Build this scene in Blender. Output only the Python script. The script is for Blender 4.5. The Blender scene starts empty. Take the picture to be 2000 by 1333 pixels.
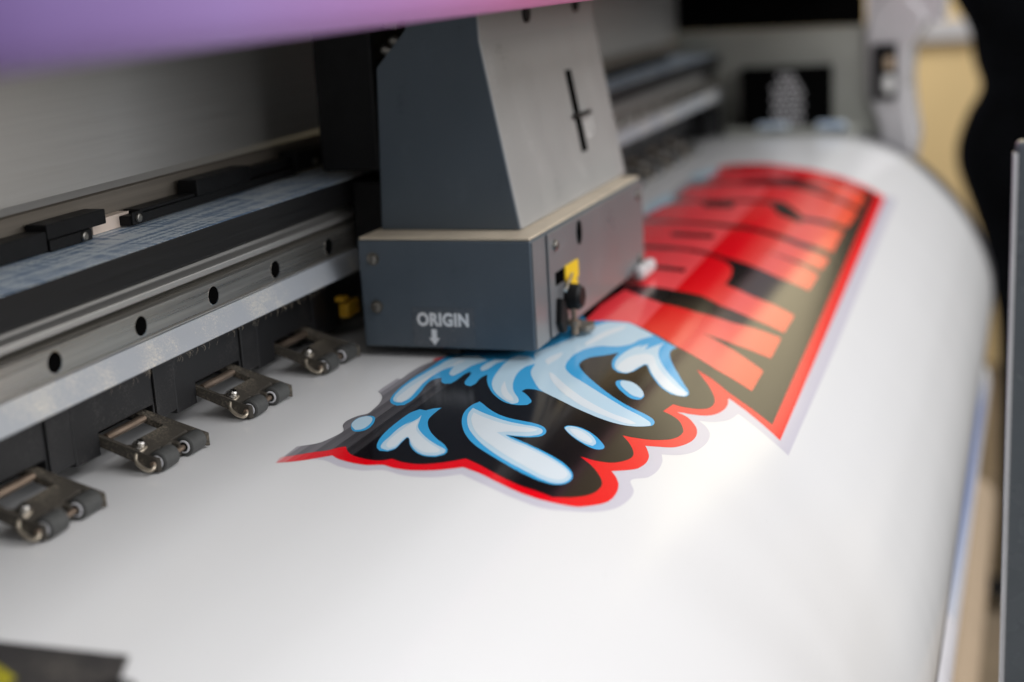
import bpy, bmesh, math, random
from mathutils import Vector, Matrix
from mathutils.geometry import delaunay_2d_cdt
random.seed(4)
C = bpy.context.scene.collection
MM = 0.001
sc = bpy.context.scene

# ------------------------------------------------------------------ camera
cd = bpy.data.cameras.new('camera'); cam = bpy.data.objects.new('camera', cd); C.objects.link(cam)
r = Vector((0.3305626, -0.9421423, -0.0556444)); u = Vector((0.2457332, 0.0289937, 0.9689038)); f = Vector((0.9112319, 0.3339571, -0.2410999))
cam.matrix_world = Matrix(((r.x, u.x, -f.x, -0.462169), (r.y, u.y, -f.y, -0.358644), (r.z, u.z, -f.z, 0.196347), (0, 0, 0, 1)))
cd.sensor_width = 36; cd.lens = 51.794
cd.clip_start = 0.01; cd.clip_end = 60
cd.dof.use_dof = True; cd.dof.focus_distance = 0.675; cd.dof.aperture_fstop = 4.1; cd.dof.aperture_blades = 9
sc.camera = cam

# ------------------------------------------------------------------ world, lamps, exposure
w = bpy.data.worlds.new('World'); sc.world = w; w.use_nodes = True
w.node_tree.nodes['Background'].inputs[0].default_value = (0.97, 0.975, 1.0, 1)
w.node_tree.nodes['Background'].inputs[1].default_value = 0.25
sc.view_settings.view_transform = 'Standard'; sc.view_settings.look = 'None'
sc.view_settings.exposure = 0; sc.view_settings.gamma = 1; sc.view_settings.use_curve_mapping = False
def area(name, loc, target, sx, sy, watt, col):
    l = bpy.data.lights.new(name, 'AREA'); l.shape = 'RECTANGLE'; l.size = sx; l.size_y = sy; l.energy = watt; l.color = col
    o = bpy.data.objects.new(name, l); C.objects.link(o); o.location = loc
    o.rotation_euler = (Vector(target) - Vector(loc)).to_track_quat('-Z', 'Y').to_euler()
    return o
area('ceiling_lamp', (-0.05, -1.4, 1.36), (0.0, -0.15, 0), 1.7, 0.9, 22, (0.985, 0.98, 1.0))
area('warm_lamp', (3.0, -0.54, 0.82), (0.3, -0.54, 0.5), 1.16, 0.66, 3.1, (1.0, 0.91, 0.64))
area('wall_lamp', (2.7, 0.35, 0.75), (3.6, -0.3, 0.0), 0.8, 0.4, 10, (1.0, 0.98, 0.95))  # unseen fill, added to brighten the beige wall
area('second_ceiling_lamp', (1.45, -0.75, 1.75), (1.2, -0.15, 0), 1.0, 0.7, 17, (0.985, 0.985, 1.0))  # added fill that lifts the far vinyl and letters
area('front_lamp', (0.7, -2.1, 0.55), (0.2, 0, 0.06), 2.4, 0.8, 20, (0.98, 0.985, 1.0))  # added low fill for the beam and rollers

area('bay_lamp', (-0.13, -0.135, 0.222), (-0.13, -0.005, 0.0), 0.46, 0.03, 0.19, (1.0, 0.98, 0.96))  # unseen strip behind the cover, added to lift the rear vinyl and beam

# ------------------------------------------------------------------ helpers
def thing(name, label, cat, loc=(0, 0, 0), group=None):
    o = bpy.data.objects.new(name, None); C.objects.link(o); o.empty_display_size = 0.01
    o.location = Vector(loc) * MM; tag(o, label, cat, group)
    return o
def tag(o, label=None, cat=None, group=None, kind=None):
    if label: o['label'] = label
    if cat: o['category'] = cat
    if group: o['group'] = group
    if kind: o['kind'] = kind
    return o
def obj(name, bm, mats, parent=None, smooth=False, bevel=0, seg=2):
    bm.normal_update()
    me = bpy.data.meshes.new(name); bm.to_mesh(me); bm.free()
    me.transform(Matrix.Scale(MM, 4))
    if not isinstance(mats, (list, tuple)): mats = [mats]
    for m in mats: me.materials.append(m)
    if smooth: me.polygons.foreach_set('use_smooth', [True] * len(me.polygons))
    o = bpy.data.objects.new(name, me); C.objects.link(o)
    if parent is not None: o.parent = parent
    if bevel:
        b = o.modifiers.new('bevel', 'BEVEL'); b.width = bevel * MM; b.segments = seg; b.limit_method = 'ANGLE'; b.angle_limit = math.radians(40)
        if hasattr(b, 'harden_normals'): pass
    if smooth and bevel: pass
    return o
def NB(): return bmesh.new()
def bx(bm, x0, x1, y0, y1, z0, z1):
    v = [bm.verts.new(q) for q in ((x0,y0,z0),(x1,y0,z0),(x1,y1,z0),(x0,y1,z0),(x0,y0,z1),(x1,y0,z1),(x1,y1,z1),(x0,y1,z1))]
    for a in ((0,3,2,1),(4,5,6,7),(0,1,5,4),(1,2,6,5),(2,3,7,6),(3,0,4,7)): bm.faces.new([v[i] for i in a])
    return v
def box(*a):
    bm = NB(); bx(bm, *a); return bm
def prism(bm, pts, a0, a1, axis='x'):
    """closed polygon pts in the two other axes, extruded along axis"""
    def P(t, q):
        return (t, q[0], q[1]) if axis == 'x' else ((q[0], t, q[1]) if axis == 'y' else (q[0], q[1], t))
    A = [bm.verts.new(P(a0, q)) for q in pts]; B = [bm.verts.new(P(a1, q)) for q in pts]
    n = len(pts)
    fs = [bm.faces.new(A), bm.faces.new(B[::-1])]
    for i in range(n): fs.append(bm.faces.new((A[i], B[i], B[(i+1) % n], A[(i+1) % n])))
    bmesh.ops.recalc_face_normals(bm, faces=fs)
def frame_of(d):
    d = Vector(d).normalized(); a = Vector((0,0,1)) if abs(d.z) < 0.9 else Vector((1,0,0))
    s = d.cross(a).normalized(); return s, d.cross(s).normalized()
def lathe(bm, p0, d, prof, n=28):
    """prof: (distance along d, radius) rows, ends closed"""
    p0 = Vector(p0); d = Vector(d).normalized(); s, t = frame_of(d); rings = []
    for h, rad in prof:
        rings.append([bm.verts.new(p0 + d*h + (s*math.cos(2*math.pi*k/n) + t*math.sin(2*math.pi*k/n))*rad) for k in range(n)])
    fs = []
    for A, B in zip(rings, rings[1:]):
        for k in range(n): fs.append(bm.faces.new((A[k], A[(k+1) % n], B[(k+1) % n], B[k])))
    fs.append(bm.faces.new(rings[0])); fs.append(bm.faces.new(rings[-1]))
    bmesh.ops.recalc_face_normals(bm, faces=fs)
def tube(bm, pts, rad, n=10):
    pts = [Vector(p) for p in pts]; rings = []; ps = None
    for i, p in enumerate(pts):
        d = (pts[min(i+1, len(pts)-1)] - pts[max(i-1, 0)]).normalized()
        if ps is None: s, t = frame_of(d)
        else: s = (ps - d*ps.dot(d)).normalized(); t = d.cross(s)
        ps = s
        rings.append([bm.verts.new(p + (s*math.cos(2*math.pi*k/n) + t*math.sin(2*math.pi*k/n))*rad) for k in range(n)])
    fs = []
    for A, B in zip(rings, rings[1:]):
        for k in range(n): fs.append(bm.faces.new((A[k], A[(k+1) % n], B[(k+1) % n], B[k])))
    fs.append(bm.faces.new(rings[0])); fs.append(bm.faces.new(rings[-1]))
    bmesh.ops.recalc_face_normals(bm, faces=fs)
def spline(P, n=6, closed=False):
    P = [Vector(p) for p in P]; out = []; m = len(P)
    for i in range(m if closed else m-1):
        if closed: a, b, c, d = P[i-1], P[i], P[(i+1) % m], P[(i+2) % m]
        else: a, b, c, d = P[max(i-1,0)], P[i], P[i+1], P[min(i+2,m-1)]
        for k in range(n):
            t = k/n
            out.append(0.5*((2*b)+(c-a)*t+(2*a-5*b+4*c-d)*t*t+(3*b-a-3*c+d)*t**3))
    if not closed: out.append(P[-1])
    return out

# ------------------------------------------------------------------ materials
class NT:
    def __init__(s, name):
        s.m = bpy.data.materials.new(name); s.m.use_nodes = True; s.t = s.m.node_tree; s.n = s.t.nodes; s.b = s.n['Principled BSDF']
    def node(s, kind, **kw):
        x = s.n.new(kind)
        for k, v in kw.items(): setattr(x, k, v)
        return x
    def link(s, a, b): s.t.links.new(a, b)
    def set(s, **kw):
        for k, v in kw.items(): s.b.inputs[k.replace('_', ' ')].default_value = v
    def noise(s, scale, stretch=(1,1,1), detail=4, coord='Object'):
        tc = s.node('ShaderNodeTexCoord'); mp = s.node('ShaderNodeMapping'); mp.inputs['Scale'].default_value = stretch
        nz = s.node('ShaderNodeTexNoise'); nz.inputs['Scale'].default_value = scale; nz.inputs['Detail'].default_value = detail
        s.link(tc.outputs[coord], mp.inputs[0]); s.link(mp.outputs[0], nz.inputs['Vector']); return nz.outputs['Fac']
    def ramp(s, fac, stops):
        rp = s.node('ShaderNodeValToRGB'); el = rp.color_ramp.elements
        while len(el) < len(stops): el.new(0.5)
        for e, (p, c) in zip(el, stops): e.position = p; e.color = (*c, 1) if len(c) == 3 else c
        s.link(fac, rp.inputs[0]); return rp.outputs[0]
    def bump(s, h, strength, dist):
        b = s.node('ShaderNodeBump'); b.inputs['Strength'].default_value = strength; b.inputs['Distance'].default_value = dist
        s.link(h, b.inputs['Height']); s.link(b.outputs[0], s.b.inputs['Normal'])
def paint(name, col, rough=0.4, metal=0.0, var=0.15, scale=60, stretch=(1,1,1), bump=0.0, rvar=0.08, coat=0, spec=0.5):
    t = NT(name); t.set(Roughness=rough, Metallic=metal, Specular_IOR_Level=spec)
    f1 = t.noise(scale, stretch)
    t.link(t.ramp(f1, [(0.3, tuple(c*(1-var) for c in col)), (0.7, tuple(min(1, c*(1+var)) for c in col))]), t.b.inputs['Base Color'])
    if rvar:
        f2 = t.noise(scale*2.3, stretch)
        t.link(t.ramp(f2, [(0.3, (rough-rvar,)*3), (0.7, (rough+rvar,)*3)]), t.b.inputs['Roughness'])
    if bump: t.bump(t.noise(scale*6, stretch), bump, 0.0003)
    if coat: t.set(Coat_Weight=coat)
    return t.m
def smudged(name, col, rough=0.36):
    """painted sheet metal with ink smudges and rubbed patches"""
    t = NT(name); a = t.noise(38, (1, 1.6, 0.8), detail=6); b = t.noise(210, (0.5, 1, 3), detail=5)
    mu = t.node('ShaderNodeMath', operation='MULTIPLY_ADD'); t.link(b, mu.inputs[0]); mu.inputs[1].default_value = 0.35; t.link(a, mu.inputs[2])
    t.link(t.ramp(mu.outputs[0], [(0.40, tuple(c*0.8 for c in col)), (0.50, tuple(c*0.97 for c in col)), (0.78, col), (0.92, tuple(c*1.1 for c in col))]), t.b.inputs['Base Color'])
    t.link(t.ramp(a, [(0.3, (rough-0.05,)*3), (0.7, (rough+0.05,)*3)]), t.b.inputs['Roughness'])
    t.bump(t.noise(900, detail=2), 0.10, 0.0002); return t.m
def speckled(name, col, dust, amount, rough=0.6, scale=900):
    """a surface with fine dust lying on it"""
    t = NT(name); t.set(Roughness=rough)
    a = t.noise(scale, detail=2); b = t.noise(45, detail=3)
    mu = t.node('ShaderNodeMath', operation='MULTIPLY'); t.link(a, mu.inputs[0]); t.link(b, mu.inputs[1])
    t.link(t.ramp(mu.outputs[0], [(0.30-amount*0.12, col), (0.46-amount*0.12, dust)]), t.b.inputs['Base Color'])
    t.bump(a, 0.25, 0.0002)
    return t.m

M = {}
M['slate'] = smudged('slate_paint', (0.076, 0.098, 0.121))  # one carriage paint in three tones: shaded side, front, lit slope
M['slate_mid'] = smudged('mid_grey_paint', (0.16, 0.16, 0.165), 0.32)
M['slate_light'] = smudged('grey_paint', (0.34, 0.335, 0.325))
M['rim'] = paint('worn_cream_edge', (0.55, 0.47, 0.36), 0.5, var=0.1)  # cream paints the light on the lid rim; the lint shares it
M['black'] = paint('black_plastic', (0.006, 0.006, 0.0065), 0.5, var=0.2, spec=0.2)
M['hole'] = paint('dark_opening', (0.003, 0.003, 0.003), 0.9, rvar=0, spec=0.0)
M['steel'] = paint('screw_steel', (0.55, 0.53, 0.50), 0.28, 1.0, var=0.1)
M['dull_screw'] = paint('dull_screw', (0.22, 0.21, 0.19), 0.4, 1.0, var=0.2)
M['arm'] = speckled('dusty_dark_casting', (0.05, 0.043, 0.034), (0.17, 0.145, 0.11), 0.45, 0.6)
M['rubber'] = paint('grey_rubber', (0.055, 0.056, 0.054), 0.6, var=0.12, scale=150)
M['bush'] = paint('white_bush', (0.75, 0.75, 0.78), 0.4)
M['brass'] = paint('brown_steel_pin', (0.34, 0.26, 0.20), 0.38, 0.9, var=0.12)
M['wire'] = paint('spring_wire', (0.55, 0.48, 0.38), 0.36, 0.8, var=0.1)
M['cover_black'] = speckled('dusty_black_cover', (0.007, 0.007, 0.008), (0.045, 0.042, 0.04), 0.10, 0.5, 1200)
M['rail'] = paint('ground_steel_rail', (0.60, 0.575, 0.53), 0.30, 0.93, var=0.12, scale=12, stretch=(0.3, 30, 30), rvar=0.07)
M['alu'] = paint('brushed_aluminium', (0.54, 0.53, 0.51), 0.42, 0.75, var=0.03, scale=14, stretch=(0.4, 40, 40), rvar=0.03)
M['dark_alu'] = paint('dark_anodised_bar', (0.008, 0.008, 0.0085), 0.45, 0.0, var=0.15, scale=14, stretch=(0.4, 40, 40), spec=0.35)
M['flange'] = paint('brown_grey_metal', (0.20, 0.175, 0.145), 0.45, 0.5, var=0.12, scale=14, stretch=(0.4, 40, 40))
M['zinc'] = speckled('dusty_zinc_strip', (0.38, 0.40, 0.43), (0.66, 0.62, 0.54), 0.4, 0.45, 1500)
def blue_top():
    t = NT('scratched_blue_grey_metal'); t.set(Roughness=0.42, Metallic=0.1)
    a = t.noise(70, (0.25, 6, 6)); b = t.noise(160, (6, 0.3, 1)); mu = t.node('ShaderNodeMath', operation='ADD'); t.link(a, mu.inputs[0]); t.link(b, mu.inputs[1])
    t.link(t.ramp(mu.outputs[0], [(0.72, (0.12, 0.23, 0.41)), (0.95, (0.24, 0.37, 0.56)), (1.0, (0.8, 0.88, 0.95))]), t.b.inputs['Base Color'])  # blue reflection painted into the colour of the ledge metal
    return t.m
M['blue_top'] = blue_top()
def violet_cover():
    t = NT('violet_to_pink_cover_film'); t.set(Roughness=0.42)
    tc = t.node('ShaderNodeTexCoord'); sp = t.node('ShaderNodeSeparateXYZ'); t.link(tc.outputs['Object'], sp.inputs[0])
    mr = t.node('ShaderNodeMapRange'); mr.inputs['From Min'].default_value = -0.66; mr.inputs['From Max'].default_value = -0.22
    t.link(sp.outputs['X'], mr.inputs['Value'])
    t.link(t.ramp(mr.outputs[0], [(0.0, (0.14, 0.09, 0.28)), (0.13, (0.33, 0.22, 0.54)), (0.3, (0.46, 0.30, 0.68)), (0.6, (0.58, 0.27, 0.58)), (0.85, (0.70, 0.23, 0.46)), (1.0, (0.64, 0.22, 0.41))]), t.b.inputs['Base Color'])  # the dark left end of the ramp is painted shade
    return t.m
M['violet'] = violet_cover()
M['lining'] = paint('dark_cover_lining', (0.03, 0.034, 0.045), 0.6)
M['yellow'] = paint('yellow_sticker', (0.78, 0.52, 0.02), 0.4, var=0.05)
M['amber'] = paint('amber_tab', (0.62, 0.34, 0.02), 0.45, var=0.08)
M['white_plastic'] = paint('white_plastic', (0.72, 0.72, 0.70), 0.35, var=0.04)
M['shell'] = paint('pale_grey_shell', (0.56, 0.55, 0.56), 0.3, var=0.03, scale=20)
M['end_grey'] = paint('grey_green_panel', (0.33, 0.335, 0.30), 0.5, var=0.05, scale=20)
M['cream_plastic'] = paint('cream_plastic', (0.80, 0.66, 0.56), 0.5, var=0.05)
M['ink_text'] = paint('white_lettering', (0.80, 0.81, 0.83), 0.5, var=0.05)
M['label_dark'] = paint('dark_label_film', (0.085, 0.10, 0.118), 0.25, var=0.05)
M['dull_yellow'] = paint('dull_yellow_sticker', (0.36, 0.32, 0.01), 0.5, var=0.15)
M['plate'] = speckled('worn_steel_plate', (0.035, 0.032, 0.032), (0.09, 0.08, 0.07), 0.3, 0.5, 500)
M['post'] = paint('blue_grey_post', (0.12, 0.14, 0.155), 0.25, var=0.05, scale=40, bump=0.1)
M['post_edge'] = paint('worn_post_edge', (0.55, 0.56, 0.58), 0.35, var=0.05)  # pale tone paints the highlight along the post's edge
M['cloth'] = paint('black_cloth', (0.004, 0.0045, 0.006), 0.9, var=0.3, scale=40, spec=0.1)
M['wall'] = paint('beige_wall_paint', (0.78, 0.58, 0.29), 0.8, var=0.04, scale=4)
M['floor'] = paint('tan_floor', (0.24, 0.185, 0.125), 0.55, var=0.18, scale=6)
M['platen'] = paint('platen_metal', (0.10, 0.10, 0.11), 0.4, 0.5)
M['carton'] = paint('tan_cardboard', (0.46, 0.35, 0.24), 0.8, var=0.08)

def vinyl():
    t = NT('glossy_white_vinyl'); t.set(Roughness=0.16); t.b.inputs['Base Color'].default_value = (0.80, 0.80, 0.79, 1)
    a = t.noise(9, (0.35, 1, 1), detail=3)
    t.bump(a, 0.10, 0.004)
    f2 = t.noise(60, (1, 0.04, 0.04), detail=4); t.link(t.ramp(f2, [(0.3, (0.15,)*3), (0.7, (0.185,)*3)]), t.b.inputs['Roughness'])
    d = t.noise(700, detail=1); t.link(t.ramp(d, [(0.0, (0.45, 0.44, 0.42)), (0.235, (0.765, 0.765, 0.76)), (0.27, (0.775, 0.775, 0.775))]), t.b.inputs['Base Color'])
    return t.m
M['vinyl'] = vinyl()
def ink(name, col, fade=None, rough=0.15, letter=False):
    t = NT(name); t.set(Roughness=rough)
    t.b.inputs['Base Color'].default_value = (*col, 1)
    a = t.noise(9, (0.35, 1, 1), detail=3); t.bump(a, 0.10, 0.004)
    uv = t.node('ShaderNodeUVMap'); sp = t.node('ShaderNodeSeparateXYZ'); t.link(uv.outputs[0], sp.inputs[0])
    if fade:                                   # rows the head has not passed often enough yet: bands of thinner ink
        mr = t.node('ShaderNodeMapRange'); mr.inputs['From Min'].default_value = 0.0525; mr.inputs['From Max'].default_value = 0.0845
        t.link(sp.outputs['Y'], mr.inputs['Value'])
        n = len(fade); rp = t.node('ShaderNodeValToRGB'); rp.color_ramp.interpolation = 'CONSTANT'; el = rp.color_ramp.elements
        while len(el) < n: el.new(0.5)
        for i, (e, c) in enumerate(zip(el, fade)): e.position = i/(n-1)*0.999; e.color = (*c, 1)
        t.link(mr.outputs[0], rp.inputs[0]); t.link(rp.outputs[0], t.b.inputs['Base Color'])
    if letter:                                 # printed two-tone lettering: rose half, then scarlet running to coral and orange
        ma = t.node('ShaderNodeMath', operation='MULTIPLY_ADD'); t.link(sp.outputs['X'], ma.inputs[0]); ma.inputs[1].default_value = 0.033; t.link(sp.outputs['Y'], ma.inputs[2])
        mr = t.node('ShaderNodeMapRange'); mr.inputs['From Min'].default_value = 0.09; mr.inputs['From Max'].default_value = 0.24; t.link(ma.outputs[0], mr.inputs['Value'])
        t.link(t.ramp(mr.outputs[0], [(0.0, (0.70, 0.003, 0.014)), (0.19, (0.88, 0.035, 0.05)), (0.463, (0.92, 0.085, 0.095)), (0.467, (0.76, 0.001, 0.008)), (0.58, (0.78, 0.003, 0.012)), (0.74, (0.83, 0.095, 0.08)), (0.86, (0.86, 0.10, 0.06)), (1.0, (0.88, 0.055, 0.014))]), t.b.inputs['Base Color'])
    return t.m
K = (0.006, 0.005, 0.007)
def mixc(a, b, k): return tuple(x*(1-k)+y*k for x, y in zip(a, b))
G0 = (0.42, 0.40, 0.43)
fades = [mixc(G0, K, k) for k in (0.0, 0.38, 0.60, 0.55, 0.76, 0.72, 0.88, 0.85, 0.95, 0.93, 1.0)]
R0 = (0.82, 0.001, 0.009)
rfades = [mixc((0.80, 0.45, 0.46), R0, k) for k in (0.0, 0.55, 0.85, 0.95, 1, 1, 1, 1, 1, 1, 1)]
def streak_reflection():
    t = NT('soft_blue_stripe_ink'); t.set(Roughness=0.2)  # grazing blue reflection painted as a faded streak
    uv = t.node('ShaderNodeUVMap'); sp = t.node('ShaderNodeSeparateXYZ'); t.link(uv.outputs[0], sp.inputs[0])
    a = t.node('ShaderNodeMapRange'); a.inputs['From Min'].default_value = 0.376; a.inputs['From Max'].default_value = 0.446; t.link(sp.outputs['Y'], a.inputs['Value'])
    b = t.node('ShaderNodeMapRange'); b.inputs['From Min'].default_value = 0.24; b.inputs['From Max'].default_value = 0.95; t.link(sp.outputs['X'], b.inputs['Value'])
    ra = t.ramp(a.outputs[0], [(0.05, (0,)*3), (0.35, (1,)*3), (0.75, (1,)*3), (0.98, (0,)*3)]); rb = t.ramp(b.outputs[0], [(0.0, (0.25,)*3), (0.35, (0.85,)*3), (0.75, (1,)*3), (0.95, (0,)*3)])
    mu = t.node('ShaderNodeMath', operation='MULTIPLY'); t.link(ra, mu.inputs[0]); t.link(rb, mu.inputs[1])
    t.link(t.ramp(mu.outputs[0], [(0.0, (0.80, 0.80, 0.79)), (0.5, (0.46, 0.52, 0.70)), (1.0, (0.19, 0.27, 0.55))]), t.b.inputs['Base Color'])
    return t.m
M['vinyl_dull'] = paint('pale_wound_vinyl', (0.66, 0.65, 0.68), 0.35, var=0.02, scale=20)
INK = {'lavender': ink('lavender_ink', (0.60, 0.58, 0.65)), 'red': ink('red_ink', R0, rfades), 'black': ink('black_ink', K, fades),
       'letter': ink('lettering_ink', R0, letter=True), 'blue': ink('blue_ink', (0.05, 0.39, 0.74)), 'pale': ink('pale_blue_ink', (0.52, 0.70, 0.82)),
       'white_ink': ink('near_white_ink', (0.72, 0.79, 0.84)), 'stripe': streak_reflection()}

# ------------------------------------------------------------------ setting: floor and wall
o = obj('floor', box(-2500, 6000, -5000, 3000, -960, -900), M['floor']); tag(o, kind='structure')
o = obj('wall', box(3600, 3700, -4000, 3000, -900, 2600), M['wall']); tag(o, kind='structure')

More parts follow.
